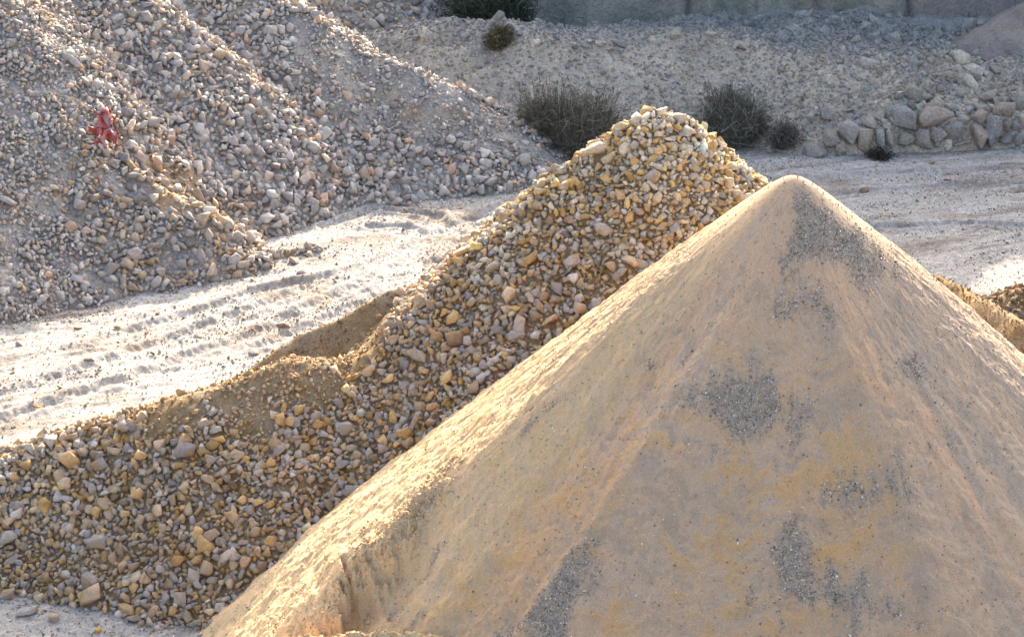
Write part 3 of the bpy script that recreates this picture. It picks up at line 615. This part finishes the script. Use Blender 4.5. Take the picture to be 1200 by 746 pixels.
# ------------------------------------------------------------------ dry bushes
def twig_mesh(name, c, rx, ry, rz, n, col, L=(.6, 1.1), seg=5, wd=.008, curl=1.0, droop=.5, parent=None, seed=1):
    r = np.random.default_rng(seed); Vs, Fs, Cs = [], [], []; off = 0
    lob = [(r.normal(0, .26, 2), r.uniform(.6, .9)) for _ in range(7)]
    for i in range(n):
        lc, lr = lob[r.integers(7)]; a = r.uniform(0, 2 * np.pi); el = math.asin(r.uniform(.05, 1)); q_ = r.uniform(.5, 1.0) * lr
        tip = np.array([(lc[0] + math.cos(a) * math.cos(el) * q_) * rx, (lc[1] + math.sin(a) * math.cos(el) * q_) * ry, (math.sin(el) * q_ * 1.15) * rz]) * r.uniform(.8, 1.08)
        base = np.array([lc[0] * rx * .8, lc[1] * ry * .8, 0]) + r.normal(0, .12, 3) * np.array([1, 1, .2]); start = r.uniform(0, .7)
        if r.random() < .6:
            c0 = base + (tip - base) * r.uniform(.35, 1.0); dv = r.normal(size=3) * np.array([1, .7, .55]); dv /= np.linalg.norm(dv); ln_ = r.uniform(.12, .38) * rx; base = c0 - dv * ln_; tip = c0 + dv * ln_; start = 0; curl_ = 2.4
        else: curl_ = 1.0
        k = np.linspace(start, min(1, start + r.uniform(.3, .8)), seg)[:, None]; side = r.normal(size=3) * curl * curl_ * .16 * np.linalg.norm(tip - base)
        pts = base + (tip - base) * k + side * np.sin(k * np.pi); pts[:, 2] += (.30 * rz * np.sin(k[:, 0] * np.pi) - droop * .25 * rz * k[:, 0] ** 3) * (curl_ < 2)
        pts = pts + np.cumsum(r.normal(0, .035, pts.shape), 0); pts[:, 2] = np.maximum(pts[:, 2], -.1); wv = r.normal(size=3); wv /= np.linalg.norm(wv); w2 = np.cross(wv, tip / np.linalg.norm(tip)); w2 /= np.linalg.norm(w2) + 1e-6; w3 = np.cross(w2, tip / np.linalg.norm(tip))
        W = (wd * (1.25 - k) * r.uniform(.6, 1.4))
        ring = np.stack([pts + w2 * W, pts - .5 * w2 * W + .8 * w3 * W, pts - .5 * w2 * W - .8 * w3 * W], 1).reshape(-1, 3)
        for s_ in range(seg - 1):
            for q in range(3):
                A = off + s_ * 3 + q; B = off + s_ * 3 + (q + 1) % 3; Fs += [(A, B, B + 3, A + 3)]
        Vs.append(ring); Cs.append(np.tile(np.array(col) * r.choice([.7, 1, 1.5, 2.6], p=[.35, .35, .2, .1]), (len(ring), 1))); off += len(ring)
    o = mesh_np(name, np.concatenate(Vs), Fs, M_twig, np.concatenate(Cs)); o.location = c; return o
BZ = lambda x, y: np.maximum(ground_z(x, y), bank_z(x, y))
def bush(px, py, hw, hh, n, col, label, cat='bush', seed=1, name='dry_bush', **kw):
    p = hit(px, py, BZ, 77, 92, 700) if py > 30 else pix(px, py, 88.3); k = proj(p)[2] / FP; p = p.copy(); p[2] -= .05
    o = twig_mesh(name, p, hw * k, hw * k * .75, hh * k, n, col, seed=seed, **kw); tag(o, label, cat); return o
bush(655, 180, 62, 104, 9500, (.16, .145, .11), 'large dark tangled dry bush in the hollow left of the peak', seed=3, wd=.008, seg=6)
bush(862, 163, 46, 78, 7500, (.16, .155, .125), 'wide grey dry bush against the embankment right of the peak', seed=5, wd=.010)
bush(922, 168, 24, 38, 1100, (.13, .125, .11), 'sparse small dry bush beside the foremost boulder', seed=7, wd=.009)
bush(587, 52, 22, 26, 2600, (.13, .105, .06), 'small brown scrubby bush on top of the embankment', seed=9, wd=.012, name='scrub_bush')
bush(580, 26, 56, 60, 6500, (.06, .075, .05), 'dark green bush at the foot of the quarry face', seed=11, wd=.014, name='green_bush')
bush(1028, 184, 20, 12, 500, (.06, .055, .045), 'low dark weed tuft at the toe of the boulders', 'weeds', seed=13, wd=.01, name='weed_tuft')
for k, (a, b, hh, lean) in enumerate([(940, 170, 46, -26), (972, 140, 22, -8), (916, 150, 34, -12)]):
    p = hit(a, b, BZ, 72, 92, 700); kk = proj(p)[2] / FP; tt = np.linspace(0, 1, 9)
    pts = np.stack([lean * kk * tt ** 1.8, -.2 * tt, hh * kk * tt], -1); Wd = (.02 * (1.1 - tt))[:, None]
    ring = np.stack([pts + [1, 0, 0] * Wd, pts + [-.5, .8, 0] * Wd, pts + [-.5, -.8, 0] * Wd], 1).reshape(-1, 3)
    F = [(s_ * 3 + q, s_ * 3 + (q + 1) % 3, s_ * 3 + 3 + (q + 1) % 3, s_ * 3 + 3 + q) for s_ in range(8) for q in range(3)]
    o = mesh_np('dry_stalk', ring, F, M_twig, np.tile((.34, .29, .23), (27, 1))); o.location = p
    tag(o, ['tall pale bent stalk beside the sparse small bush', 'short pale stalk among boulders by the sparse bush', 'thin pale stalk at the edge of the wide grey bush'][k], 'stalk', 'pale dry stalks')

# ------------------------------------------------------------------ litter
def crumple():
    p = hit(128, 150, lheap_z, 60, 84, 900); k = proj(p)[2] / FP; n = 34
    U, V_ = np.meshgrid(np.linspace(-1, 1, n), np.linspace(-1, 1, n), indexing='ij'); U, V_ = U.ravel(), V_.ravel()
    rr = np.hypot(U, V_); cut = rr < .78 + .55 * perlin(np.arctan2(V_, U) * 2.2 + 5, rr * .9, 200)
    x = (U * 24 - 8 * V_) * k + .12 * perlin(U * 3, V_ * 3, 201); z = (V_ * 21) * k + .10 * perlin(U * 3, V_ * 3, 202); y = z * 1.35 - .22 + .30 * np.abs(perlin(U * 2.2, V_ * 2.2, 203)) * -1.4 + .1 * perlin(U * 6, V_ * 6, 204)
    F = grid_faces(n, n); F = F[cut[F].all(1)]
    c = mixc((.42, .07, .05), (.40, .22, .20), sstep(0, .5, perlin(U * 3.1, V_ * 3.1, 205))); c = mixc(c, (.55, .5, .5), sstep(.35, .6, perlin(U * 4, V_ * 4, 206)))
    o = mesh_np('crumpled_sheet', np.stack([x, y, z], -1), F, M_red, c); o.location = p
    m = o.modifiers.new('thick', 'SOLIDIFY'); m.thickness = .012; o.location.z += .16; o.location.y -= .38
    tag(o, 'torn crumpled red plastic sheet lying on the grey gravel heap', 'litter')
crumple()
def chip(px, py, w_, h_, col, name, label, cat, ang=0, fn=None, D=(38, 60)):
    fn = fn or pile_z; p = hit(px, py, fn, D[0], D[1], 900); k = proj(p)[2] / FP
    bm = bmesh.new(); bmesh.ops.create_cube(bm, size=1)
    bmesh.ops.scale(bm, vec=(w_ * k, .03, h_ * k), verts=bm.verts); bmesh.ops.bevel(bm, geom=list(bm.edges), offset=.008, segments=1, affect='EDGES')
    for v in bm.verts: v.co.y += .3 * v.co.z + .15 * v.co.x; v.co.x += .25 * v.co.z
    bmesh.ops.triangulate(bm, faces=bm.faces); V = np.array([v.co[:] for v in bm.verts]); F = [[v.index for v in f.verts] for f in bm.faces]; bm.free()
    o = mesh_np(name, V @ np.array(Matrix.Rotation(R(ang), 3, 'Y')).T, F, M_rock, np.tile(col, (len(V), 1))); o.location = p + np.array([0, -.22, .12]); tag(o, label, cat)
chip(113, 522, 6, 5, (.7, .72, .76), 'paper_scrap', 'white scrap of paper on the left end of the rock heap', 'scrap', 20)
chip(279, 521, 5, 6, (.72, .72, .74), 'paper_scrap', 'white scrap of paper under the dirt patch of the rock heap', 'scrap', -10)
chip(13, 558, 5, 4, (.7, .72, .76), 'paper_scrap', 'white scrap at the far left edge of the rock heap', 'scrap', 5)
chip(485, 497, 6, 26, (.48, .49, .5), 'stone_sliver', 'long thin grey stone sliver standing on the rock heap', 'stone', 12)
chip(566, 442, 17, 4, (.6, .6, .6), 'stone_sliver', 'thin pale stone sliver lying on the middle of the rock heap', 'stone', -22)
def sprout(px, py, fn, D, label, col, s):
    p = hit(px, py, fn, D[0], D[1], 900); Vs, Fs = [], []
    for k in range(9):
        a = k * 2.4; L = s * (.6 + .1 * (k % 4)); d = np.array([math.cos(a), math.sin(a), .9]); d /= np.linalg.norm(d); q = np.cross(d, [0, 0, 1]); q /= np.linalg.norm(q)
        b = len(Vs); Vs += [d * 0, d * L * .5 + q * L * .2, d * L - np.array([0, 0, L * .15]), d * L * .5 - q * L * .2]; Fs += [(b, b + 1, b + 2, b + 3)]
    o = mesh_np('green_sprout', np.array(Vs), Fs, M_twig, np.tile(col, (len(Vs), 1))); o.location = p + np.array([0, -.05, .05]); tag(o, label, 'plant')
sprout(397, 380, berm_z, (48, 60), 'tiny green sprout on the crest of the dirt berm', (.08, .16, .05), .10)
sprout(1178, 342, heapR, (56, 66), 'bright green sprout beside the dark pebble heap', (.22, .40, .04), .16)
sprout(479, 456, pile_z, (44, 52), 'small dark green weed between stones of the rock heap', (.05, .09, .03), .12)
